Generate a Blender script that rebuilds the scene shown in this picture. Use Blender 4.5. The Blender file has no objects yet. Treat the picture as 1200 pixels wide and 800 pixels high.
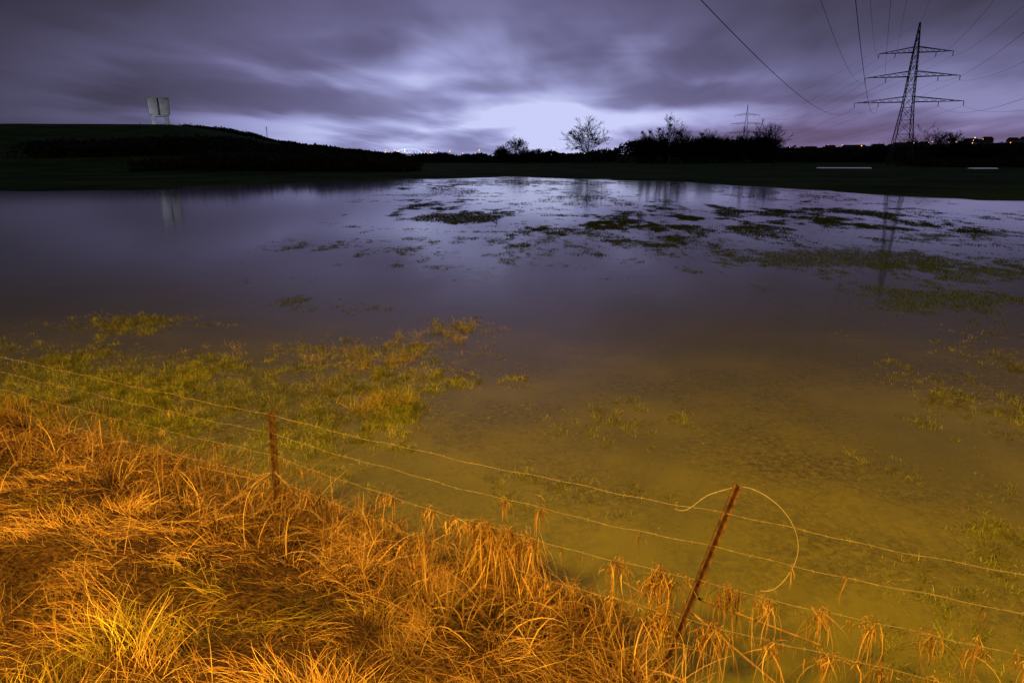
import bpy, math, random
import numpy as np
from mathutils import Vector, Matrix
random.seed(7); rng=np.random.default_rng(11)
scene=bpy.context.scene
scene.view_settings.view_transform='Standard'
try: scene.view_settings.look='None'
except Exception: pass
scene.view_settings.exposure=0

# ------------------------------------------------------------ helpers
def link(o,parent=None):
    scene.collection.objects.link(o)
    if parent: o.parent=parent
    return o
def empty(name,loc=(0,0,0),rot=(0,0,0)):
    e=bpy.data.objects.new(name,None); e.location=loc; e.rotation_euler=rot
    return link(e)
def mesh_np(name,V,F,mat,col=None,parent=None,smooth=False):
    V=np.asarray(V,dtype=np.float32); F=np.asarray(F,dtype=np.int32)
    n=F.shape[1]
    me=bpy.data.meshes.new(name)
    me.vertices.add(len(V)); me.vertices.foreach_set('co',V.ravel())
    me.loops.add(F.size); me.loops.foreach_set('vertex_index',F.ravel())
    me.polygons.add(len(F)); me.polygons.foreach_set('loop_start',np.arange(0,F.size,n,dtype=np.int32))
    me.polygons.foreach_set('loop_total',np.full(len(F),n,dtype=np.int32))
    me.update(calc_edges=True)
    if col is not None:
        a=me.color_attributes.new('Col','FLOAT_COLOR','POINT')
        c=np.ones((len(V),4),dtype=np.float32); c[:,:3]=col
        a.data.foreach_set('color',c.ravel())
    if smooth: me.polygons.foreach_set('use_smooth',np.ones(len(F),dtype=bool))
    me.materials.append(mat)
    o=bpy.data.objects.new(name,me); return link(o,parent)
def hsh(i,j,s):
    a=(i*374761393+j*668265263+s*1274126177).astype(np.int64)&0xffffffff
    a=((a^(a>>13))*1274126177)&0xffffffff
    a=(a^(a>>16))&0xffff
    return a/65535.0
def vnoise(x,y,s=0):
    x=np.asarray(x,float);y=np.asarray(y,float)
    i=np.floor(x).astype(np.int64);j=np.floor(y).astype(np.int64);fx=x-i;fy=y-j
    fx=fx*fx*(3-2*fx);fy=fy*fy*(3-2*fy)
    return (hsh(i,j,s)*(1-fx)+hsh(i+1,j,s)*fx)*(1-fy)+(hsh(i,j+1,s)*(1-fx)+hsh(i+1,j+1,s)*fx)*fy
def fbm(x,y,s=0,o=4):
    r=0;a=.5;t=0
    for k in range(o):
        r=r+a*vnoise(x*2**k+k*17.3,y*2**k-k*9.1,s+k);t+=a;a*=.5
    return r/t
def sstep(a,b,x):
    t=np.clip((x-a)/(b-a),0,1);return t*t*(3-2*t)
def segs(name,S,mat,sides=4,parent=None):
    S=np.array([(*a,*b,r0,r1) for a,b,r0,r1 in S],dtype=float)
    A=S[:,0:3];B=S[:,3:6];D=B-A;D/=np.linalg.norm(D,axis=1)[:,None]+1e-9
    up=np.tile([0.,0.,1.],(len(S),1)); up[np.abs(D[:,2])>.95]=[1,0,0]
    U=np.cross(D,up);U/=np.linalg.norm(U,axis=1)[:,None];W=np.cross(D,U)
    V=np.zeros((len(S),2*sides,3))
    for k in range(sides):
        a=2*math.pi*k/sides+math.pi/4
        o=U*math.cos(a)+W*math.sin(a)
        V[:,k]=A+o*S[:,6:7];V[:,sides+k]=B+o*S[:,7:8]
    base=(np.arange(len(S))*2*sides)[:,None]
    F=[]
    for k in range(sides):
        k2=(k+1)%sides
        F.append(base+np.array([[k,k2,sides+k2,sides+k]]))
    return mesh_np(name,V.reshape(-1,3),np.concatenate(F),mat,parent=parent)
def blades(name,P,az,L,W,th0,th1,col,mat,seg=3,parent=None,twist=None,curl=None):
    N=len(P);P=np.asarray(P,float)
    V=np.zeros((N,(seg+1)*2,3));pos=P.copy()
    if twist is None: twist=rng.uniform(-.9,.9,N)
    if curl is None: curl=rng.normal(0,.35,N)
    for k in range(seg+1):
        t=k/seg
        a=az+curl*t
        wd=np.stack([-np.sin(a)*np.cos(twist),np.cos(a)*np.cos(twist),np.sin(twist)],1)
        w=(W*(1-.85*t**1.3))[:,None]*.5
        V[:,2*k]=pos-wd*w;V[:,2*k+1]=pos+wd*w
        th=th0+(th1-th0)*t
        pos=pos+np.stack([np.cos(a)*np.cos(th),np.sin(a)*np.cos(th),np.sin(th)],1)*(L/seg)[:,None]
    base=(np.arange(N)*(seg+1)*2)[:,None]
    F=np.concatenate([base+np.array([[2*k,2*k+1,2*k+3,2*k+2]]) for k in range(seg)])
    C=np.repeat(col,(seg+1)*2,axis=0)
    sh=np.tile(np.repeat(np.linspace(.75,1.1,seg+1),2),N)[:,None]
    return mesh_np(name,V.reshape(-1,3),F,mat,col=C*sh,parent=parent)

# ------------------------------------------------------------ materials
def newmat(name):
    m=bpy.data.materials.new(name);m.use_nodes=True
    nt=m.node_tree;return m,nt,nt.nodes['Principled BSDF']
def simple(name,c,rough=.7,metal=0,noise=.3,scale=8,bump=0):
    m,nt,b=newmat(name)
    tc=nt.nodes.new('ShaderNodeTexCoord');n=nt.nodes.new('ShaderNodeTexNoise')
    n.inputs['Scale'].default_value=scale;n.inputs['Detail'].default_value=5
    nt.links.new(tc.outputs['Object'],n.inputs['Vector'])
    r=nt.nodes.new('ShaderNodeValToRGB')
    r.color_ramp.elements[0].position=.3;r.color_ramp.elements[1].position=.7
    r.color_ramp.elements[0].color=(*[v*(1-noise) for v in c],1)
    r.color_ramp.elements[1].color=(*[min(1,v*(1+noise)) for v in c],1)
    nt.links.new(n.outputs['Fac'],r.inputs[0]);nt.links.new(r.outputs[0],b.inputs['Base Color'])
    b.inputs['Roughness'].default_value=rough;b.inputs['Metallic'].default_value=metal
    if bump:
        bp=nt.nodes.new('ShaderNodeBump');bp.inputs['Strength'].default_value=bump
        nt.links.new(n.outputs['Fac'],bp.inputs['Height']);nt.links.new(bp.outputs[0],b.inputs['Normal'])
    return m
def blade_mat(name,rough=.6):
    m,nt,b=newmat(name)
    a=nt.nodes.new('ShaderNodeAttribute');a.attribute_name='Col'
    nt.links.new(a.outputs['Color'],b.inputs['Base Color'])
    b.inputs['Roughness'].default_value=rough
    b.inputs['Specular IOR Level'].default_value=.2
    return m
def emit(name,c,s):
    m,nt,b=newmat(name)
    b.inputs['Base Color'].default_value=(*c,1)
    b.inputs['Emission Color'].default_value=(*c,1);b.inputs['Emission Strength'].default_value=s;return m

M_blade=blade_mat('grass_blades')
M_bark=simple('bark',(.03,.026,.024),.9)
M_steel=simple('galvanised_steel',(.10,.10,.12),.6,0,.2)
M_cable=simple('cable',(.10,.10,.12),.6)
M_rust=simple('rusty_iron',(.12,.065,.04),.75,.2,.8,22,.5)
M_wire=simple('fence_wire',(.38,.34,.27),.55,.2,.3,20)
M_white=simple('loop_wire',(.5,.47,.42),.5,0,.15,20)
M_dark=simple('dark_foliage',(.03,.045,.022),.9,0,.5,2)
M_conc=simple('concrete',(.55,.55,.55),.8,0,.2,.5)
M_house=simple('house_wall',(.35,.32,.28),.85)
M_roof=simple('roof_tiles',(.10,.06,.05),.85)

# ------------------------------------------------------------ terrain
EX=[-60,-12,-8,-4.8,-2.35,-.74,.3,.75,1.05,1.6,3,8,60]
EY=[40,12,9.0,7.35,6.1,5.15,4.55,4.1,3.5,2.7,1.8,0.2,-10]
SX=[-400,-90,-48,-36,-23,0,22,32,37,50,80,400]
SY=[60,60,65,78,100,114,97,70,56,48,46,62]
HX=[-900,-330,-220,-190,-165,-137,-110,-88,-60]
HZ=[24,22,21.5,18,13.2,8.2,4.5,2.2,0]
def ground(x,y):
    e=np.interp(x,EX,EY)+(fbm(x*1.3,y*1.3,3)-.5)*.7
    d=e-y
    bank=np.clip(.36*d,-.25,1.55)+np.where(d>-.3,(fbm(x*2.2,y*2.2,9)-.5)*.16,0)
    f=y-np.interp(x,SX,SY)+(fbm(x*.08,y*.15,5)-.5)*18
    far=np.clip(f*.03,-.25,.4)
    far=far+sstep(5,60,f)*(fbm(x*.03,y*.03,21)-.5)*.5
    bx=x/np.maximum(y,30)*450
    prof=np.interp(np.where(y>30,bx,x),HX,HZ)
    hill=prof*sstep(110,450,y)*(1+.05*(fbm(x*.01,y*.01,8)-.5))
    right=np.interp(x,[150,320,560,900],[0,3,15,22])*sstep(330,720,y)
    back=3.0*sstep(500,900,y)
    return np.maximum(np.maximum(bank,far),-.25)+np.where(f>0,hill+right+back,0)
def gz(x,y): return float(ground(np.array([float(x)]),np.array([float(y)]))[0])
u=np.linspace(-1,1,560)
gx=3*np.sinh(6.9*u)
vv=np.linspace(-.72,1,520); gy=5+3*np.sinh(7.4*vv)
X,Y=np.meshgrid(gx,gy);Z=ground(X,Y)
V=np.stack([X.ravel(),Y.ravel(),Z.ravel()],1)
nx=len(gx);ny=len(gy)
idx=np.arange(nx*ny).reshape(ny,nx)
F=np.stack([idx[:-1,:-1].ravel(),idx[:-1,1:].ravel(),idx[1:,1:].ravel(),idx[1:,:-1].ravel()],1)
m,nt,b=newmat('meadow_soil')
tc=nt.nodes.new('ShaderNodeTexCoord')
n1=nt.nodes.new('ShaderNodeTexNoise');n1.inputs['Scale'].default_value=.08;n1.inputs['Detail'].default_value=8
n2=nt.nodes.new('ShaderNodeTexNoise');n2.inputs['Scale'].default_value=30;n2.inputs['Detail'].default_value=8
for n in (n1,n2): nt.links.new(tc.outputs['Object'],n.inputs['Vector'])
r1=nt.nodes.new('ShaderNodeValToRGB');r1.color_ramp.elements[0].color=(.03,.07,.015,1);r1.color_ramp.elements[1].color=(.10,.17,.03,1)
r1.color_ramp.elements[0].position=.35;r1.color_ramp.elements[1].position=.65
r2=nt.nodes.new('ShaderNodeValToRGB');r2.color_ramp.elements[0].color=(.03,.018,.008,1);r2.color_ramp.elements[1].color=(.16,.09,.04,1)
r2.color_ramp.elements[0].position=.35;r2.color_ramp.elements[1].position=.7
nt.links.new(n1.outputs[0],r1.inputs[0]);nt.links.new(n2.outputs[0],r2.inputs[0])
sx=nt.nodes.new('ShaderNodeSeparateXYZ');nt.links.new(tc.outputs['Object'],sx.inputs[0])
mr=nt.nodes.new('ShaderNodeMapRange');mr.inputs[1].default_value=13;mr.inputs[2].default_value=30
nt.links.new(sx.outputs['Y'],mr.inputs[0])
mx=nt.nodes.new('ShaderNodeMix');mx.data_type='RGBA';nt.links.new(mr.outputs[0],mx.inputs[0])
nt.links.new(r2.outputs[0],mx.inputs[6]);nt.links.new(r1.outputs[0],mx.inputs[7]);nt.links.new(mx.outputs[2],b.inputs['Base Color'])
bp=nt.nodes.new('ShaderNodeBump');bp.inputs['Strength'].default_value=.8;bp.inputs['Distance'].default_value=.04
nt.links.new(n2.outputs[0],bp.inputs['Height']);nt.links.new(bp.outputs[0],b.inputs['Normal'])
b.inputs['Roughness'].default_value=.95;b.inputs['Specular IOR Level'].default_value=.05
mesh_np('ground',V,F,m,smooth=True)

# ------------------------------------------------------------ flood water
m,nt,b=newmat('flood_water')
tc=nt.nodes.new('ShaderNodeTexCoord')
def noise(scale,det,rough=.55,sc=(1,1,1),dist=0):
    mp=nt.nodes.new('ShaderNodeMapping');mp.inputs['Scale'].default_value=sc
    nt.links.new(tc.outputs['Object'],mp.inputs[0])
    n=nt.nodes.new('ShaderNodeTexNoise');n.inputs['Scale'].default_value=scale;n.inputs['Detail'].default_value=det
    n.inputs['Distortion'].default_value=dist
    n.inputs['Roughness'].default_value=rough;nt.links.new(mp.outputs[0],n.inputs['Vector']);return n
nA=noise(.5,3);nB=noise(13,7,.8,dist=.8)
r=nt.nodes.new('ShaderNodeValToRGB');r.color_ramp.elements[0].position=.35;r.color_ramp.elements[1].position=.65
r.color_ramp.elements[0].color=(.15,.155,.014,1);r.color_ramp.elements[1].color=(.24,.24,.018,1)
nt.links.new(nA.outputs[0],r.inputs[0])
r2=nt.nodes.new('ShaderNodeValToRGB');r2.color_ramp.elements[0].position=.42;r2.color_ramp.elements[1].position=.66
r2.color_ramp.elements[0].color=(.075,.075,.010,1);r2.color_ramp.elements[1].color=(.26,.25,.03,1)
nt.links.new(nB.outputs[0],r2.inputs[0])
nC=noise(.45,5,.65)
r3=nt.nodes.new('ShaderNodeValToRGB');r3.color_ramp.elements[0].position=.42;r3.color_ramp.elements[1].position=.62
r3.color_ramp.elements[0].color=(.05,.05,.05,1);r3.color_ramp.elements[1].color=(.85,.85,.85,1);nt.links.new(nC.outputs[0],r3.inputs[0])
mx=nt.nodes.new('ShaderNodeMix');mx.data_type='RGBA';nt.links.new(r3.outputs[0],mx.inputs[0])
nt.links.new(r.outputs[0],mx.inputs[6]);nt.links.new(r2.outputs[0],mx.inputs[7])
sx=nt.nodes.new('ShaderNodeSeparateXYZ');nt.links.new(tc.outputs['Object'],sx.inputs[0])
dp=nt.nodes.new('ShaderNodeMapRange');dp.interpolation_type='SMOOTHSTEP';dp.inputs[1].default_value=5.5;dp.inputs[2].default_value=16;dp.inputs[3].default_value=0;dp.inputs[4].default_value=.85  # darkens the base colour with distance, painting in a quicker lamp falloff
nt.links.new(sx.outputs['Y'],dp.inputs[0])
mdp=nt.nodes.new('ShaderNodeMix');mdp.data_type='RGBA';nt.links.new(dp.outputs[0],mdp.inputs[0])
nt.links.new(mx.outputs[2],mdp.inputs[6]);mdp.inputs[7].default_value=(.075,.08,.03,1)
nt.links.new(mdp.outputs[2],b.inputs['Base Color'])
b.inputs['Roughness'].default_value=.075;b.inputs['IOR'].default_value=1.65
nW=noise(1.6,3,.5)
bp=nt.nodes.new('ShaderNodeBump');bp.inputs['Strength'].default_value=.05;bp.inputs['Distance'].default_value=.05
nt.links.new(nW.outputs[0],bp.inputs['Height']);nt.links.new(bp.outputs[0],b.inputs['Normal'])
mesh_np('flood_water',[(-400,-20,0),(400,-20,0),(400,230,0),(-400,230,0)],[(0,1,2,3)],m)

# ------------------------------------------------------------ bank straw grass
def pick(pal,n,var=.25):
    pal=np.array(pal);c=pal[rng.integers(0,len(pal),n)]
    return c*rng.uniform(1-var,1+var,(n,1))
STRAW=[(.50,.31,.10),(.42,.25,.08),(.56,.39,.16),(.30,.16,.05),(.21,.105,.04),(.40,.26,.09)]
N=300000
x=rng.uniform(-10,2.6,N);y=rng.uniform(1.2,11,N)
g=ground(x,y)
dist=np.hypot(x,y)
k=(g>-.02)&(np.abs(x)<y*.95+1)&(rng.uniform(0,1,N)<np.where(dist<6,1,.7))
x,y,g=x[k],y[k],g[k];n=len(x)
fl=fbm(x*1.6,y*1.6,31,3)*2*math.pi*1.5
az=fl-.9+rng.normal(0,.7,n)
clump=fbm(x*3.5,y*3.5,40,4);broad=fbm(x*.9,y*.9,47,3)
th0=rng.uniform(.0,.85,n)+.6*(clump-.5)
th1=rng.uniform(-.7,.15,n)
L=rng.uniform(.05,.30,n)*(.6+.8*clump)
col=pick(STRAW,n,.4)*(.25+1.1*sstep(.33,.68,clump))[:,None]*(.65+.6*sstep(.3,.65,broad))[:,None]
gr=(fbm(x*1.1,y*1.1,51)>.67)
col[gr]=col[gr]*np.array([.75,.95,.5])
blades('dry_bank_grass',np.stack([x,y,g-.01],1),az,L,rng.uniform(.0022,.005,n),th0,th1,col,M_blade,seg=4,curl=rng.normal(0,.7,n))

def tufts(name,centres,mat,pal,parent=None,droop=(-1.2,1.0),wid=(.0025,.006)):
    P=[];A=[];LL=[];WW=[];T0=[];T1=[];C=[]
    for (cx,cy,r,h,nb) in centres:
        a=rng.uniform(0,2*math.pi,nb);rr=r*np.sqrt(rng.uniform(0,1,nb))
        px=cx+rr*np.cos(a);py=cy+rr*np.sin(a)
        P.append(np.stack([px,py,np.maximum(ground(px,py),-.03)],1));A.append(a+rng.normal(0,.9,nb))
        LL.append(h*rng.uniform(.4,1.15,nb));WW.append(rng.uniform(*wid,nb))
        T0.append(rng.uniform(.7,1.5,nb));T1.append(rng.uniform(*droop,nb));C.append(pick(pal,nb,.35)*rng.uniform(.55,1.15))
    cat=np.concatenate
    return blades(name,cat(P),cat(A),cat(LL),cat(WW),cat(T0),cat(T1),cat(C),mat,seg=5,parent=parent,curl=rng.normal(0,.6,sum(len(q) for q in A)))
cs=[]
for i in range(330):
    cx=rng.uniform(-9,1.1);cy=np.interp(cx,EX,EY)+rng.normal(-.12,.32)
    cs.append((cx,cy,rng.uniform(.03,.12),rng.uniform(.10,.34),int(rng.integers(15,50))))
tufts('straw_tufts',cs,M_blade,STRAW)
cs=[]
for i in range(330):
    cx=rng.uniform(-5.5,1.15);cy=np.interp(cx,EX,EY)+rng.uniform(-1.5,.3)
    cs.append((cx,cy,rng.uniform(.02,.09),rng.uniform(.22,.6),int(rng.integers(5,20))))
tufts('broken_stalks',cs,M_blade,[(.5,.33,.14),(.36,.2,.08),(.2,.1,.05),(.60,.42,.19),(.14,.07,.03)],None,(-2.3,.9),(.004,.012))

# ------------------------------------------------------------ emergent grass in the flood
ISL=[(-3.2,39,2.8,4.5,1.5),(6,56,6,18,1.0),(3.8,31,3,5,1.0),(6.8,38,3,5,1.0),(11.8,23,4.4,2.8,1.7),(10.3,15.9,2.8,1.7,1.4),
 (14,20,2.5,3,1.1),(20,29,4.5,2.2,.95),(18,42,10,9,.85),(-4.7,25,1.2,1.6,1.05),(-2.3,21,1,1,1.0),(-8,26,1.6,1.5,.9),(-5.2,16,1.0,.8,1.1),(-8.2,13.6,1.7,.9,1.1),
 (-3.4,15,1.2,.8,1.1),(2,92,22,14,1.05),(-6,66,6,14,.95),(-14,80,12,9,.8),(26,60,8,14,.85),(6.8,8.6,1.1,2.0,1.05),(8.5,11,1.5,1.8,.85),(25,20,4,3,.85),(-5,48,3,5,.9),
 (10,32,14,7,.72),(2,28,7,7,.72),
 (-3.8,9.3,2.9,2.0,1.3),(-7.0,10,2.9,1.8,1.28),(-1.7,9.3,1.2,1.7,1.2),(-2.5,11.2,1.9,1.3,1.2),(-1.2,12.9,.9,1,1.15),(-9.5,11.5,2.2,1.2,1.0),(-3.4,7.5,2.0,1.0,1.3),(-6,8.6,2.2,1,1.3),
 (1.2,8.2,1.2,.9,.8),(4,5,1.2,.8,.78),(0.5,6.4,.9,.6,.8),(3.2,3.9,.9,.6,.75),(4.8,6.5,1,1,.75)]
P=[];L=[];C=[];W=[];T0=[]
for (cx,cy,rx,ry,w) in ISL:
    dd=cy
    dens=4200 if dd<14 else (1300 if dd<30 else (420 if dd<50 else 80))
    n=int(4*rx*ry*2.0*dens*.8)
    x=cx+rng.uniform(-1.45,1.45,n)*rx;y=cy+rng.uniform(-1.45,1.45,n)*ry
    q=((x-cx)/rx)**2+((y-cy)/ry)**2
    if dd<14: nz=.45*fbm(x*1.3,y*1.1,61,4)+.55*fbm(x*6,y*5,65,4)
    elif dd<30: nz=.6*fbm(x*1.3,y*.8,61,6)+.4*fbm(x*5,y*3,66,3)
    else: nz=.7*fbm(x*.7,y*.42,61,6)+.3*fbm(x*2.6,y*1.4,67,3)
    mask=w*np.exp(-q*.8)+(nz-.5)*3.0
    k=(mask>.55)&(ground(x,y)<.02)
    k&=rng.uniform(0,1,n)<np.clip((mask-.48)*2.0,0.05,1)
    x,y,mk=x[k],y[k],mask[k];n=len(x)
    h=.065 if dd<14 else (.05 if dd<30 else .065)
    P.append(np.stack([x,y,np.full(n,-.012)],1));L.append(h*rng.uniform(.3,1.7,n)*(.4+.9*sstep(.55,1.3,mk)))
    W.append(np.full(n,.0045 if dd<14 else (.012 if dd<30 else .034)))
    T0.append(rng.uniform(.1,1.4,n))
    hue=fbm(x*.8,y*.8,88)[:,None];fine=sstep(.3,.7,fbm(x*9,y*9,90,3))[:,None]
    if dd<14: cc=pick([(.22,.30,.03),(.30,.36,.045),(.14,.19,.02),(.44,.40,.11),(.12,.12,.02)],n,.35)*(.6+.75*hue)*(.45+.9*fine)
    else: cc=pick([(.08,.19,.02),(.12,.22,.03),(.05,.11,.015),(.15,.20,.05)],n,.35)*(.75 if dd<30 else .5)
    C.append(cc)
n=34000
y=rng.uniform(3.2,12,n);x=rng.uniform(-1,1,n)*(y*.9+1)
k=(fbm(x*.9,y*.9,71,5)+.25*(fbm(x*7,y*7,75,3)-.5)>.5)&(ground(x,y)<-.03);x,y=x[k],y[k];n=len(x)
P.append(np.stack([x,y,np.full(n,.001)],1));L.append(rng.uniform(.01,.055,n));W.append(rng.uniform(.002,.0045,n));T0.append(np.full(n,.0))
C.append(pick([(.12,.12,.012),(.26,.24,.035),(.16,.15,.02),(.06,.055,.012)],n,.35))
P=np.concatenate(P);L=np.concatenate(L);C=np.concatenate(C);W=np.concatenate(W);T0=np.concatenate(T0);n=len(P)
T1=np.where(T0>0,rng.uniform(-.3,.8,n),.0);tw=np.where(T0>0,rng.uniform(-.9,.9,n),.1)
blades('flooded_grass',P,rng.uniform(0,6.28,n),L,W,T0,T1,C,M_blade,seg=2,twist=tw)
cs=[]
for (cx,cy,r,h,nb) in [(-1.65,9.0,.20,.34,900),(-2.0,8.7,.15,.28,420),(-2.5,10.8,.22,.27,460),(-2.0,11.1,.25,.27,500),(-1.2,12.6,.25,.25,400),(-.9,13.2,.2,.2,200),(-3.3,11.1,.2,.22,280),
   (-1.5,10.0,.12,.2,160),(-.65,11.5,.12,.18,100),(-4.4,8.6,.25,.22,260),(-3.0,9.6,.2,.22,260),(-2.9,11.6,.2,.23,260),(-5.5,9.6,.3,.2,240),(-1.9,12.2,.3,.22,240),(-.4,12.9,.2,.17,110),(-2.2,9.8,.3,.19,200),(-1.5,11.9,.2,.2,150)]:
    for j in range(9): cs.append((cx+rng.normal(0,r),cy+rng.normal(0,r),.07,h*rng.uniform(.6,1.2),nb//9))
for i in range(260):
    cs.append((rng.uniform(-8,-.8),rng.uniform(6.6,12),.05,rng.uniform(.06,.17),int(rng.integers(8,30))))
for i in range(30):
    cs.append((rng.uniform(2.2,4.5),rng.uniform(3.6,6),.06,rng.uniform(.03,.08),int(rng.integers(6,18))))
tufts('dry_grass_clumps',cs,M_blade,[(.56,.46,.15),(.42,.37,.10),(.28,.27,.06),(.64,.50,.20)])

# ------------------------------------------------------------ fence
fence=empty('barbed_wire_fence')
A0=Vector((-10.2,9.55,0))
HT=[1.15,.97,.76,.53]
def angle_post(name,p0,p1,w,t,mat,parent,rot=0):
    p0=Vector(p0);p1=Vector(p1);d=(p1-p0);Lh=d.length
    prof=[(0,0),(w,0),(w,t),(t,t),(t,w),(0,w)]
    V=[(a-w/3,b-w/3,0) for a,b in prof]+[(a-w/3,b-w/3,Lh) for a,b in prof]
    F=[(i,(i+1)%6,6+(i+1)%6,6+i) for i in range(6)]
    me=bpy.data.meshes.new(name);me.from_pydata(V,[],F+[(5,4,3,2,1,0),(6,7,8,9,10,11)])
    me.materials.append(mat);o=bpy.data.objects.new(name,me)
    o.rotation_mode='QUATERNION'
    o.rotation_quaternion=d.to_track_quat('Z','Y')@Matrix.Rotation(rot,3,'Z').to_quaternion()
    o.location=p0;return link(o,parent)
angle_post('post_1',(-2.19,5.55,-.3),(-2.145,5.55,1.2),.045,.010,M_rust,fence,2.4)
angle_post('post_2',(.75,3.42,-.3),(1.456,3.9,1.36),.055,.012,M_rust,fence,2.2)
angle_post('post_3',(4.8,2.5,-.3),(4.8,2.5,1.2),.06,.012,M_rust,fence,2.4)
angle_post('post_0',(-10.2,9.55,-.3),(-10.2,9.55,1.2),.06,.012,M_rust,fence,2.4)
S=[];wirepts={}
def wirepoint(p,q,t,sag):
    v=p.lerp(q,t);v=v.copy();v.z-=sag*4*t*(1-t);return v
for wi,h in enumerate(HT):
    fr=(h+.3)/1.66
    Bp=Vector((.75+.706*fr,3.42+.48*fr,h+(.03 if wi==0 else 0)))
    nodes=[Vector((A0.x,A0.y,h+.02)),Vector((-2.16,5.55,h+.02)),Bp,Vector((4.8,2.5,h-.02))]
    for s in range(3):
        p,q=nodes[s],nodes[s+1];ln=(q-p).length;m_=int(ln/.06)
        sag=.03+.018*wi
        pts=[]
        for i in range(m_+1):
            v=wirepoint(p,q,i/m_,sag);v.z+=.006*math.sin(i*.31+wi)+.004*math.sin(i*.9+s);v.x+=.003*math.sin(i*.7)
            pts.append(v)
        wirepts[(wi,s)]=pts
        for i in range(m_):
            S.append((tuple(pts[i]),tuple(pts[i+1]),.0019,.0019))
            if i%2==0:
                for _ in range(2):
                    d=Vector(rng.normal(0,1,3)).normalized()*.015
                    S.append((tuple(pts[i]-d),tuple(pts[i]+d),.0014,.0008))
segs('strands',S,M_wire,5,fence)
S=[]
S.append(((-2.2,5.52,.62),(-2.72,4.7,.42),.011,.008));S.append(((-2.72,4.7,.42),(-2.86,4.55,.36),.008,.005))
S.append(((-2.18,5.56,.62),(-1.7,5.35,.22),.012,.009))
S.append(((-2.2,5.5,.5),(-2.6,5.2,.35),.007,.004))
S.append(((-2.22,5.56,.5),(-3.0,5.75,.58),.006,.004))
S.append(((-3.1,6.05,.0),(-3.12,6.05,.42),.014,.012))
S.append(((1.2,3.75,.62),(1.9,3.45,.5),.010,.006));S.append(((1.15,3.72,.55),(1.75,3.3,.2),.010,.006))
S.append(((1.2,3.72,.45),(.75,3.95,.6),.009,.005));S.append(((1.1,3.68,.4),(.6,3.6,.3),.008,.004))
for i in range(40):
    c=Vector((rng.uniform(-3.5,1.2),0,0));c.y=float(np.interp(c.x,EX,EY))-rng.uniform(0,1.2)
    c.z=gz(c.x,c.y)+.05
    d=Vector((rng.normal(0,1),rng.normal(0,.6),rng.uniform(0,.9))).normalized()*rng.uniform(.15,.4);m1=c+d*.5+Vector(rng.normal(0,.02,3))
    S.append((tuple(c),tuple(m1),.005,.004));S.append((tuple(m1),tuple(c+d),.004,.002))
segs('driftwood_sticks',S,simple('stick',(.3,.2,.1),.85,0,.4,20),5,fence)
cu=bpy.data.curves.new('loose_wire_loop','CURVE');cu.dimensions='3D';cu.bevel_depth=.0023;cu.bevel_resolution=2
sp=cu.splines.new('NURBS')
LP=[(1.07,3.92,1.17),(1.11,3.93,1.145),(1.15,3.92,1.155),(1.20,3.92,1.20),(1.27,3.92,1.27),(1.36,3.9,1.31),(1.47,3.9,1.35),(1.58,3.9,1.32),(1.70,3.85,1.26),(1.82,3.82,1.12),(1.87,3.8,.95),(1.84,3.79,.82),(1.76,3.76,.70),(1.68,3.75,.655),(1.62,3.75,.67)]
sp.points.add(len(LP)-1)
for i,p in enumerate(LP): sp.points[i].co=(*p,1)
sp.use_endpoint_u=True;sp.order_u=4
o=bpy.data.objects.new('loose_wire_loop',cu);cu.materials.append(M_white);link(o,fence)

P=[];AZ=[];L=[];W=[];C=[];T0=[];T1=[]
def hang(pt,nb,h,spread=.02,pal=STRAW,br=1):
    p=np.array(pt)+np.stack([rng.normal(0,spread,nb),rng.normal(0,spread*.5,nb),rng.normal(0,.006,nb)-.25*h*rng.uniform(0,1,nb)],1)
    P.append(p);AZ.append(rng.uniform(0,6.28,nb));L.append(h*(.12+1.1*rng.uniform(0,1,nb)**2.0));W.append(rng.uniform(.0025,.009,nb))
    T0.append(rng.uniform(-2.5,-.2,nb));T1.append(rng.uniform(-2.3,-1.0,nb));C.append(pick(pal,nb,.4)*rng.uniform(.7,1.4)*br)
def fuzz(pt,nb,r):
    p=np.array(pt)+rng.normal(0,r*.4,(nb,3))
    P.append(p);AZ.append(rng.uniform(0,6.28,nb));L.append(r*rng.uniform(.5,2.2,nb));W.append(rng.uniform(.0025,.006,nb))
    T0.append(rng.uniform(-1.5,1.2,nb));T1.append(rng.uniform(-2,.3,nb));C.append(pick(STRAW,nb,.4))
for (wi,s),pts in wirepts.items():
    for i,v in enumerate(pts):
        dens={0:.0,1:.06,2:.6,3:.85}[wi]
        if s==0: dens*= .7 if v.x>-6 else .4
        if rng.uniform()<dens:
            hang(v,int(rng.integers(2,12)),rng.choice([.05,.08,.13,.2,.34]),rng.choice([.008,.02]))
            if rng.uniform()<.35: fuzz(v,int(rng.integers(5,16)),.025)
def at(wi,s,t): 
    p=wirepts[(wi,s)];return p[int(t*(len(p)-1))]
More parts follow.
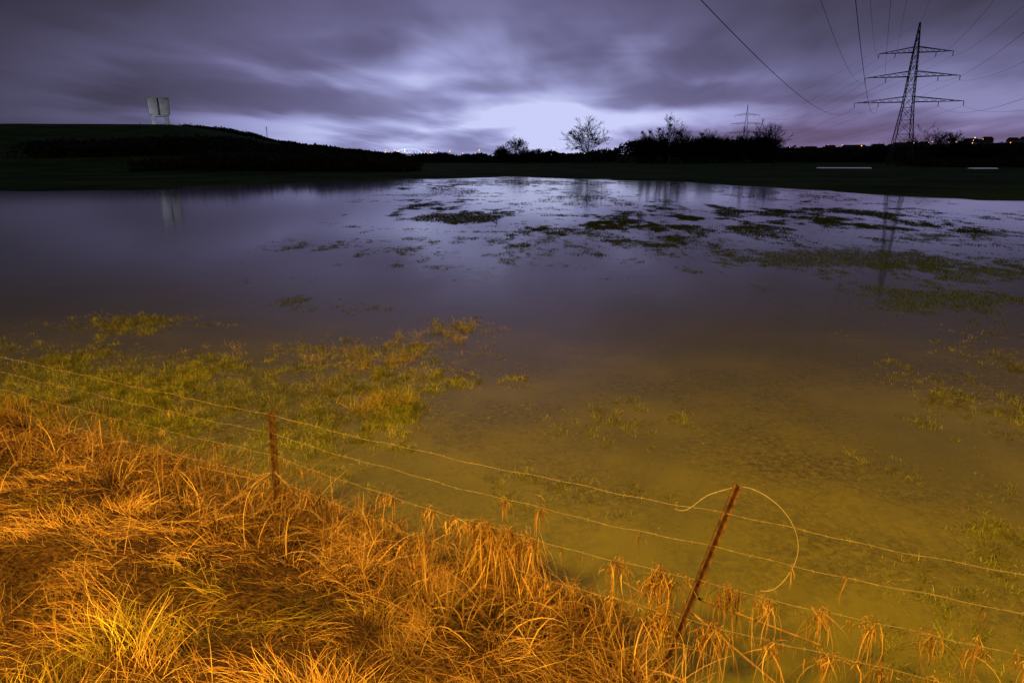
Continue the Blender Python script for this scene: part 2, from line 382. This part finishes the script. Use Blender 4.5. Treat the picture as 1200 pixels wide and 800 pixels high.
for wi,s,t,nb,h,sp_ in [(2,1,.56,90,.4,.05),(2,1,.60,240,.65,.06),(2,1,.64,240,.65,.07),(2,1,.69,120,.42,.05),(3,1,.60,160,.45,.09),(3,1,.72,110,.4,.07),(3,1,.45,110,.32,.08),(3,1,.3,80,.26,.07),(2,1,.86,80,.34,.04),
   (2,1,.95,200,.46,.06),(3,1,.97,220,.46,.08),(3,1,.88,120,.4,.06),(2,2,.05,120,.4,.05),(3,2,.06,140,.4,.06),(3,2,.15,70,.34,.04),(2,2,.2,50,.34,.03),(3,2,.3,60,.34,.04),(2,2,.35,50,.3,.03),(3,2,.45,70,.3,.04),
   (2,2,.12,60,.3,.04),(2,2,.27,50,.3,.03),(3,2,.22,60,.4,.04),(3,2,.38,60,.34,.04),(2,2,.48,50,.3,.03),
   (2,2,.42,50,.24,.04),(1,1,.62,30,.16,.02),(1,1,.7,36,.2,.02),(3,1,.1,60,.2,.07),(3,1,.18,50,.2,.05),(2,1,.35,40,.2,.03),(2,1,.45,50,.26,.03),(2,1,.52,46,.24,.03),(3,1,.8,90,.38,.06),(2,2,.55,54,.28,.04),(3,2,.6,54,.28,.05)]:
    hang(at(wi,s,t),nb,h,sp_,br=1.1);fuzz(at(wi,s,t),nb//2,.05)
cat=np.concatenate
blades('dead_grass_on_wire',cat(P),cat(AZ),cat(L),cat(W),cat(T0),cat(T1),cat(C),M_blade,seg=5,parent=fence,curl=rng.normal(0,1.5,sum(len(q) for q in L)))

# ------------------------------------------------------------ bare trees
def tree_segs(h,seed,levels=6,spread=.55,stems=1,rmin=.05,first=.19):
    R=random.Random(seed);out=[];tips=[]
    def grow(p,d,l,r,lv):
        nseg=3 if lv<2 else 2
        for i in range(nseg):
            d=(d+Vector((R.gauss(0,.10),R.gauss(0,.10),R.gauss(.05,.07)))).normalized()
            q=p+d*(l/nseg);r2=r*(.86)
            out.append((tuple(p),tuple(q),r,r2));p=q;r=r2
            if lv>=1 and lv<levels and i<nseg-1 and R.random()<.85:
                side(p,d,l*.62,r*.55,lv+1)
        if lv>=levels: tips.append(p);return
        if lv==0 and stems==1:
            # crown scaffold: limbs spread evenly all round the trunk, plus a leader
            nb=7;a0=R.uniform(0,6.28)
            for k in range(nb):
                az_=a0+k*2*math.pi/nb*1.0+R.uniform(-.25,.25);el=R.uniform(.35,1.15)
                nd=Vector((math.cos(az_)*math.cos(el),math.sin(az_)*math.cos(el),math.sin(el)))
                grow(p-d*R.uniform(0,l*.25),nd,l*R.uniform(.85,1.05),r*.6,1)
            grow(p,(d+Vector((0,0,.5))).normalized(),l*1.1,r*.8,1)
            return
        nb=R.choice([2,3,3]) if lv>0 else R.choice([5,6])
        for _ in range(nb):
            side(p,d,l*R.uniform(.62,.86),r*R.uniform(.55,.75),lv+1)
    def side(p,d,l,r,lv):
        v=Vector((R.gauss(0,1),R.gauss(0,1),R.gauss(.1,.6)));v=(v-d*v.dot(d)).normalized()
        a=R.uniform(.35,.95)*spread/.55
        nd=(d*math.cos(a)+v*math.sin(a)).normalized()
        grow(p,nd,l,max(r,rmin),lv)
    for s_ in range(stems):
        dd=Vector((R.gauss(0,.25 if stems>1 else .04),R.gauss(0,.25 if stems>1 else .04),1)).normalized()
        grow(Vector((R.gauss(0,.1*stems),R.gauss(0,.1*stems),-.5)),dd,h*first,h*.024,0)
    return out,tips
def fit(s_,h,width=None,base=(0,0,0)):
    top=max(q[1][2] for q in s_);f=h/top;w=f
    if width:
        xs=np.array([q[1][0] for q in s_]);w=width/(np.percentile(xs,99)-np.percentile(xs,1))
    g=lambda a:(a[0]*w+base[0],a[1]*w+base[1],a[2]*f+base[2])
    return [(g(a),g(b_),r0,r1) for a,b_,r0,r1 in s_],f,w
def clumps(name,centres,r,nb,parent):
    V=[];
    for c in centres:
        a=rng.normal(0,1,(nb,3));a/=np.linalg.norm(a,axis=1)[:,None];a*=r*rng.uniform(.3,1,(nb,1))
        for q in a:
            t=rng.normal(0,.16,(3,3));V.extend((np.array(c)+q+t).tolist())
    return mesh_np(name,V,np.arange(len(V)).reshape(-1,3),M_dark,parent=parent)
def bare_tree(px,py,h,width,seed,mist=0,levels=5,spread=.5):
    e=empty('bare_tree',(px,py,gz(px,py)))
    s_,tips=tree_segs(h,seed,levels,spread)
    s_,f,w=fit(s_,h,width)
    segs('trunk_and_branches',s_,M_bark,3,e)
    if mist:
        R=random.Random(seed);c=[(t[0]*w,t[1]*w,t[2]*f) for t in (R.choice(tips) for _ in range(mist))]
        clumps('mistletoe',c,.8,130,e)
    return e
bare_tree(33,300,20,18,3,4)
bare_tree(67,300,21.5,19,8,14)
bare_tree(2.5,310,12.5,12,15,0)
bare_tree(111,300,18.5,15,21,0)
bare_tree(187,310,18,20,5,0)
bare_tree(193,300,14,11,35,0)
bare_tree(98,304,15.5,10,55,0)
bare_tree(84,302,15,11,65,3)
e=empty('hedgerow')
S=[]
for i in range(38):
    px=rng.uniform(56,114);py=305+rng.uniform(-6,8)
    s_,_=tree_segs(10,100+i,4,.5,3,.06,.3);s_,_,_=fit(s_,rng.uniform(8,13.5),None,(px,py,gz(px,py)));S+=s_
for i in range(14):
    px=rng.uniform(-6,24);py=310+rng.uniform(-6,8);s_,_=tree_segs(8,200+i,4,.6,3,.055,.28);s_,_,_=fit(s_,rng.uniform(4,8),None,(px,py,.3));S+=s_
for i in range(14):
    px=rng.uniform(165,215);py=310+rng.uniform(-6,8);s_,_=tree_segs(8,300+i,4,.6,3,.055,.28);s_,_,_=fit(s_,rng.uniform(6,10),None,(px,py,gz(px,py)));S+=s_
segs('bare_shrubs',S,M_bark,3,e)
def mass(name,x0,x1,yf,hf,n,size,depth=6,seed=0,dens=1):
    x=rng.uniform(x0,x1,n);y=yf(x)+rng.normal(0,depth,n);h=hf(x)*(.45+1.0*fbm(x*.12,x*0+seed,seed,4))
    t=1-rng.uniform(0,1,n)**1.5
    z=ground(x,y)+h*t
    c=np.stack([x,y,z],1)
    V=(c[:,None,:]+rng.normal(0,size,(n,3,3))).reshape(-1,3)
    return mesh_np(name,V,np.arange(3*n).reshape(-1,3),M_dark)
mass('distant_treeline',-110,330,lambda x:340+0*x,lambda x:np.interp(x,[-110,0,40,60,115,140,330],[3,3.5,5,8.5,8.5,4.5,6]),46000,.5,8,4)
mass('distant_treeline',150,640,lambda x:560+0*x,lambda x:7+0*x,30000,.9,14,9)
mass('hedge',-72,-20,lambda x:150+x*.2,lambda x:np.interp(x,[-72,-60,-30,-20],[2,4.0,3,1.5]),16000,.3,4,14)
mass('hedge',-130,-60,lambda x:230+x*.3,lambda x:4+0*x,14000,.45,6,24)
mass('ridge_bushes',-210,-120,lambda x:450+0*x,lambda x:np.interp(x,[-210,-195,-175,-150,-120],[1,2,3.2,2,1.5]),12000,.4,5,34)
mass('ridge_bushes',-118,-96,lambda x:450+0*x,lambda x:3+0*x,3000,.4,4,44)
mass('meadow_scrub',120,260,lambda x:205+0*x,lambda x:2+0*x,16000,.35,8,54)

# ------------------------------------------------------------ water tower
wt=empty('water_tower',(-227,452,gz(-227,452)-1.5),(0,0,.5))
def box(name,c,s,mat,parent,bev=0,taper=1):
    V=[]
    for z in (-1,1):
        k=taper if z<0 else 1
        for x_,y_ in ((-1,-1),(1,-1),(1,1),(-1,1)): V.append((c[0]+x_*s[0]/2*k,c[1]+y_*s[1]/2*k,c[2]+z*s[2]/2))
    F=[(3,2,1,0),(4,5,6,7),(0,1,5,4),(1,2,6,5),(2,3,7,6),(3,0,4,7)]
    o=mesh_np(name,V,F,mat,parent=parent)
    if bev:
        md=o.modifiers.new('b','BEVEL');md.width=bev;md.segments=2
    return o
box('tank_left',(-3.3,0,13.0),(5.9,10.5,10.2),M_conc,wt,.5,.92)
box('tank_right',(3.3,0,13.0),(5.9,10.5,10.2),M_conc,wt,.5,.92)
box('tank_link',(0,0,12.8),(1.2,8.5,9.4),M_steel,wt)
box('tank_collar',(0,0,7.4),(9.6,8.6,.8),M_conc,wt,.1)
box('roof_slab',(0,0,18.35),(12.8,11,.45),M_conc,wt,.1)
for i,(a,b_) in enumerate([(-4.0,-3.2),(4.0,-3.2),(-4.0,3.2),(4.0,3.2)]): box('pillar_%d'%i,(a,b_,3.5),(2.4,2.4,7.0),M_conc,wt,.15)
fl_=empty('floodlight',(-226,425,22.5))
box('housing',(0,0,0),(.5,.5,.4),M_steel,fl_,.05);box('stand',(0,0,-.6),(.12,.12,1.2),M_steel,fl_)
ld=bpy.data.lights.new('floodlight_lamp','SPOT');ld.energy=6000;ld.color=(.8,.85,1);ld.spot_size=1.1;ld.shadow_soft_size=.2
lo=bpy.data.objects.new('floodlight_lamp',ld);lo.location=(0,.4,.3);link(lo,fl_)
lo.rotation_euler=(Vector((-1,27,10))).to_track_quat('-Z','Y').to_euler()
ms=empty('radio_mast',(-160,455,12))
segs('mast_pole',[((0,0,0),(0,0,10),.25,.16),((-.8,0,8.2),(.8,0,8.2),.12,.12),((-.5,0,9.4),(.5,0,9.4),.12,.12)],M_steel,5,ms)

# ------------------------------------------------------------ pylons
ARMS=[(36,10.8),(28.6,13.9),(20.7,16.2)];PH=45
def hw(z): return np.interp(z,[0,20,36,45],[3.4,1.5,.75,.12])
def pylon(loc,rotz):
    e=empty('electricity_pylon',loc,(0,0,rotz));S=[]
    zs=[0,5.5,10.5,15,19,22.5,26,29.5,33,36,38.5,41,43,45]
    C4=[(-1,-1),(1,-1),(1,1),(-1,1)]
    for i in range(len(zs)-1):
        a,b_=zs[i],zs[i+1];wa,wb=hw(a),hw(b_)
        for k in range(4):
            c=C4[k];c2=C4[(k+1)%4]
            S.append(((c[0]*wa,c[1]*wa,a),(c[0]*wb,c[1]*wb,b_),.17,.16))
            S.append(((c[0]*wa,c[1]*wa,a),(c2[0]*wb,c2[1]*wb,b_),.08,.08))
            S.append(((c2[0]*wa,c2[1]*wa,a),(c[0]*wb,c[1]*wb,b_),.08,.08))
            S.append(((c[0]*wb,c[1]*wb,b_),(c2[0]*wb,c2[1]*wb,b_),.07,.07))
    for z,w in ARMS:
        w0=hw(z);up=1.7
        for sd in (-1,1):
            tip=(sd*w,0,z)
            for s2 in (-1,1):
                S.append(((sd*w0,s2*w0,z),tip,.14,.10));S.append(((sd*w0,s2*w0,z+up),tip,.13,.09))
            nn=6
            for j in range(nn):
                t=j/nn;t2=(j+1)/nn
                xa=sd*(w0+(w-w0)*t);xb=sd*(w0+(w-w0)*t2)
                S.append(((xa,w0*(1-t),z),(xb,w0*(1-t2),z+up*(1-t2)),.06,.06))
                S.append(((xa,w0*(1-t),z+up*(1-t)),(xb,w0*(1-t2),z),.06,.06))
            for f in (1,.55):
                S.append(((sd*w*f,0,z),(sd*w*f,0,z-1.5),.13,.13))
    segs('lattice',S,M_steel,4,e)
    for i,c in enumerate(C4): box('foundation_%d'%i,(c[0]*3.4,c[1]*3.4,-.2),(1.2,1.2,.7),M_conc,e)
    return e
PY=[(213,636,3,-.35),(132,235,0,-.30),(-33,-77,.5,-.49)]
for x_,y_,z_,r_ in PY: pylon((x_,y_,z_),r_)
pl=empty('power_lines');S=[]
for i in range(2):
    a,b_=PY[i],PY[i+1]
    lines=[(sd*w*f,z-1.5) for z,w in ARMS for sd in (-1,1) for f in (1,.55)]+[(0,45)]
    for off,z in lines:
        p=Vector((a[0]+off*math.cos(a[3]),a[1]+off*math.sin(a[3]),z+a[2]));q=Vector((b_[0]+off*math.cos(b_[3]),b_[1]+off*math.sin(b_[3]),z+b_[2]))
        n=70;pp=None
        for k in range(n+1):
            v=wirepoint(p,q,k/n,9.0 if z<45 else 7)
            if pp is not None: S.append((tuple(pp),tuple(v),.024,.024))
            pp=v
segs('conductors',S,M_cable,4,pl)

# ------------------------------------------------------------ distant town, lights, bridge, added glowing strips
town=empty('distant_town')
warm=emit('warm_lamp',(1,.6,.25),3);wht=emit('white_lamp',(.8,.9,1),4);orr=emit('orange_lamp',(1,.35,.08),3)
def house(px,py,w,dp,h):
    z=gz(px,py)-.3
    box('house_walls',(px,py,z+h/2),(w,dp,h),M_house,town)
    V=[(px-w/2-.3,py-dp/2-.3,z+h),(px+w/2+.3,py-dp/2-.3,z+h),(px+w/2+.3,py+dp/2+.3,z+h),(px-w/2-.3,py+dp/2+.3,z+h),(px-w/2-.3,py,z+h+3),(px+w/2+.3,py,z+h+3)]
    me=bpy.data.meshes.new('house_roof');me.from_pydata(V,[],[(0,1,5,4),(2,3,4,5),(0,4,3),(1,2,5),(3,2,1,0)]);me.materials.append(M_roof)
    link(bpy.data.objects.new('house_roof',me),town)
S1=[];S2=[];S3=[]
def dot(lst,px,py,z,r):
    lst.append(((px,py,z-r),(px,py,z+r),r,r))
for i in range(34):
    px=rng.uniform(300,660);py=rng.uniform(700,790);house(px,py,rng.uniform(8,12),8,rng.uniform(3,5))
for i in range(80):
    px=rng.uniform(285,680);py=rng.uniform(600,760);z=gz(px,py)+rng.uniform(3,9)
    lst=S2 if rng.uniform()<.2 else (S1 if rng.uniform()<.6 else S3)
    dot(lst,px,py,z,rng.choice([.2,.28,.4]))
for i in range(26):
    px=rng.uniform(-135,-20);py=690;dot(S1 if rng.uniform()<.6 else S3,px,py,rng.uniform(5,10),rng.choice([.2,.3,.45]))
for i in range(12):
    px=rng.uniform(40,200);py=690;dot(S1 if rng.uniform()<.5 else S3,px,py,rng.uniform(10,14),.25)
segs('warm_street_lights',S1,warm,5,town);segs('white_street_lights',S2,wht,5,town);segs('orange_street_lights',S3,orr,5,town)
ab=empty('arch_bridge',(-103,690,4.5))
S=[];
for sd in (-2.5,2.5):
    for k in range(16):
        a=math.pi*k/16;b_=math.pi*(k+1)/16
        S.append(((-13*math.cos(a),sd,1+5.0*math.sin(a)),(-13*math.cos(b_),sd,1+5.0*math.sin(b_)),.35,.35))
    for k in range(1,8):
        xx=-13+26*k/8;S.append(((xx,sd,1),(xx,sd,1+5.0*math.sqrt(max(0,1-(xx/13)**2))),.12,.12))
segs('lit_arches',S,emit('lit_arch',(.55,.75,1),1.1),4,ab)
box('deck',(0,0,.6),(46,6,.9),M_conc,ab)
for i in (-1,1): box('pier_%d'%i,(i*14,0,-2),(2,5,5),M_conc,ab)
glow=emit('strip_glow',(.7,.72,1),.11)  # added glowing shells stand in for bright reflecting strips on the far field
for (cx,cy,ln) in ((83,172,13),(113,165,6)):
    e=empty('bright_strip',(cx,cy,gz(cx,cy)-.05));V=[];F=[];K=8;NX=8
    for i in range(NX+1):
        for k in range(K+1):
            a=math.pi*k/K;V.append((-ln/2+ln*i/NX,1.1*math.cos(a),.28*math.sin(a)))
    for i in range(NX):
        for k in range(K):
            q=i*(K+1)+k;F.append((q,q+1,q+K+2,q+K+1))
    mesh_np('strip_shell',V,F,glow,parent=e)

# ------------------------------------------------------------ sodium street lamp and an added second lamp (behind the photographer)
def street_lamp(px,py,power):
    sl=empty('street_lamp',(px,py,1.4))
    S=[((0,0,0),(0,0,7.6),.08,.05)]
    pp=(0,0,7.6)
    for k in range(1,7):
        a=k/6*math.pi/2;q=(.9*math.sin(a)*.6,1.2*(1-math.cos(a)),7.6+.5*math.sin(a));S.append((pp,q,.045,.04));pp=q
    segs('mast',S,M_steel,8,sl);box('lamp_head',(pp[0],pp[1]+.25,pp[2]+.06),(.28,.7,.14),M_steel,sl,.04)
    ld=bpy.data.lights.new('sodium_lamp','POINT');ld.energy=power;ld.color=(1,.50,.04);ld.shadow_soft_size=.9
    lo=bpy.data.objects.new('sodium_lamp',ld);lo.location=(pp[0],pp[1]+.25,pp[2]-.95);link(lo,sl)
street_lamp(-6,-3.2,9200)
street_lamp(9,-6,7500)  # second lamp, added to soften the fence post shadows

# ------------------------------------------------------------ night sky
w=bpy.data.worlds.new('World');scene.world=w;w.use_nodes=True;nt=w.node_tree;N_=nt.nodes;Lk=nt.links
bg=N_['Background'];tc=N_.new('ShaderNodeTexCoord')
sep=N_.new('ShaderNodeSeparateXYZ');Lk.new(tc.outputs['Generated'],sep.inputs[0])
def M(op,a,b=None,c=None,clamp=False):
    n=N_.new('ShaderNodeMath');n.operation=op;n.use_clamp=clamp
    for i,v in enumerate((a,b,c)):
        if v is None: continue
        if isinstance(v,(int,float)): n.inputs[i].default_value=v
        else: Lk.new(v,n.inputs[i])
    return n.outputs[0]
xx,yy,zz=sep.outputs
zc=M('MAXIMUM',zz,0.0)
den=M('ADD',zc,.11)
px=M('DIVIDE',xx,den);py=M('DIVIDE',yy,den)
ca,sa=math.cos(.25),math.sin(.25)
qx=M('ADD',M('MULTIPLY',px,ca),M('MULTIPLY',py,-sa));qy=M('ADD',M('MULTIPLY',px,sa),M('MULTIPLY',py,ca))
def cloud(sx_,sy_,det,off,dist=.4,rough=.5):
    cb=N_.new('ShaderNodeCombineXYZ');Lk.new(M('MULTIPLY',qx,sx_),cb.inputs[0]);Lk.new(M('MULTIPLY',qy,sy_),cb.inputs[1]);cb.inputs[2].default_value=off
    n=N_.new('ShaderNodeTexNoise');n.inputs['Scale'].default_value=1;n.inputs['Detail'].default_value=det;n.inputs['Distortion'].default_value=dist;n.inputs['Roughness'].default_value=rough
    Lk.new(cb.outputs[0],n.inputs['Vector']);return n.outputs[0]
c1=cloud(.5,.5,2,3.3,.3,.4);c2=cloud(1.7,.8,3,7.7,.3,.5)
cl=M('ADD',M('MULTIPLY',c1,.68),M('MULTIPLY',c2,.32))
mr=N_.new('ShaderNodeMapRange');mr.interpolation_type='SMOOTHSTEP';mr.inputs[1].default_value=.34;mr.inputs[2].default_value=.60;Lk.new(cl,mr.inputs[0])
cf=mr.outputs[0]
er=N_.new('ShaderNodeValToRGB');Lk.new(zc,er.inputs[0]);ce=er.color_ramp
ce.elements[0].position=0;ce.elements[0].color=(1,1,1,1);ce.elements[1].position=1;ce.elements[1].color=(.03,.03,.03,1)
for p_,v_ in ((.03,1.0),(.065,1.0),(.10,.90),(.14,.60),(.18,.36),(.24,.22),(.4,.10)):
    q=ce.elements.new(p_);q.color=(v_,v_,v_,1)
ax=M('SUBTRACT',xx,-.02)
g=M('EXPONENT',M('MULTIPLY',M('MULTIPLY',ax,ax),-6.5))
front=N_.new('ShaderNodeMapRange');front.inputs[1].default_value=-.5;front.inputs[2].default_value=.6;Lk.new(yy,front.inputs[0])
rs=N_.new('ShaderNodeMapRange');rs.inputs[1].default_value=-.5;rs.inputs[2].default_value=.5;rs.inputs[3].default_value=.06;rs.inputs[4].default_value=.38;Lk.new(xx,rs.inputs[0])
gl=M('MULTIPLY',M('MAXIMUM',g,rs.outputs[0]),front.outputs[0])
inten=M('MULTIPLY',M('MULTIPLY',gl,er.outputs[0]),M('ADD',M('MULTIPLY',cf,.82),.50))
cr=N_.new('ShaderNodeValToRGB');Lk.new(inten,cr.inputs[0]);q=cr.color_ramp
q.elements[0].position=0;q.elements[0].color=(.022,.022,.036,1);q.elements[1].position=1;q.elements[1].color=(.58,.62,.94,1)
for p_,c_ in ((.12,(.055,.050,.088)),(.35,(.14,.130,.26)),(.65,(.33,.34,.62))):
    k=q.elements.new(p_);k.color=(*c_,1)
tl=N_.new('ShaderNodeMapRange');tl.inputs[1].default_value=.09;tl.inputs[2].default_value=0;tl.inputs[3].default_value=0;tl.inputs[4].default_value=1;Lk.new(zc,tl.inputs[0])
tr=N_.new('ShaderNodeMapRange');tr.inputs[1].default_value=-.02;tr.inputs[2].default_value=.4;Lk.new(xx,tr.inputs[0])
tint=M('MULTIPLY',M('MULTIPLY',tl.outputs[0],tr.outputs[0]),front.outputs[0])
addc=N_.new('ShaderNodeMix');addc.data_type='RGBA';addc.blend_type='ADD';Lk.new(tint,addc.inputs[0])
Lk.new(cr.outputs[0],addc.inputs[6]);addc.inputs[7].default_value=(.07,.025,.055,1)
Lk.new(addc.outputs[2],bg.inputs[0]);bg.inputs[1].default_value=1.0

# ------------------------------------------------------------ camera
cd=bpy.data.cameras.new('camera');cd.sensor_width=36;cd.lens=23.4;cd.clip_end=8000;cd.clip_start=.05
co=bpy.data.objects.new('camera',cd);co.location=(0,0,3.4);co.rotation_euler=(math.radians(90-15.55),0,0)
link(co);scene.camera=co
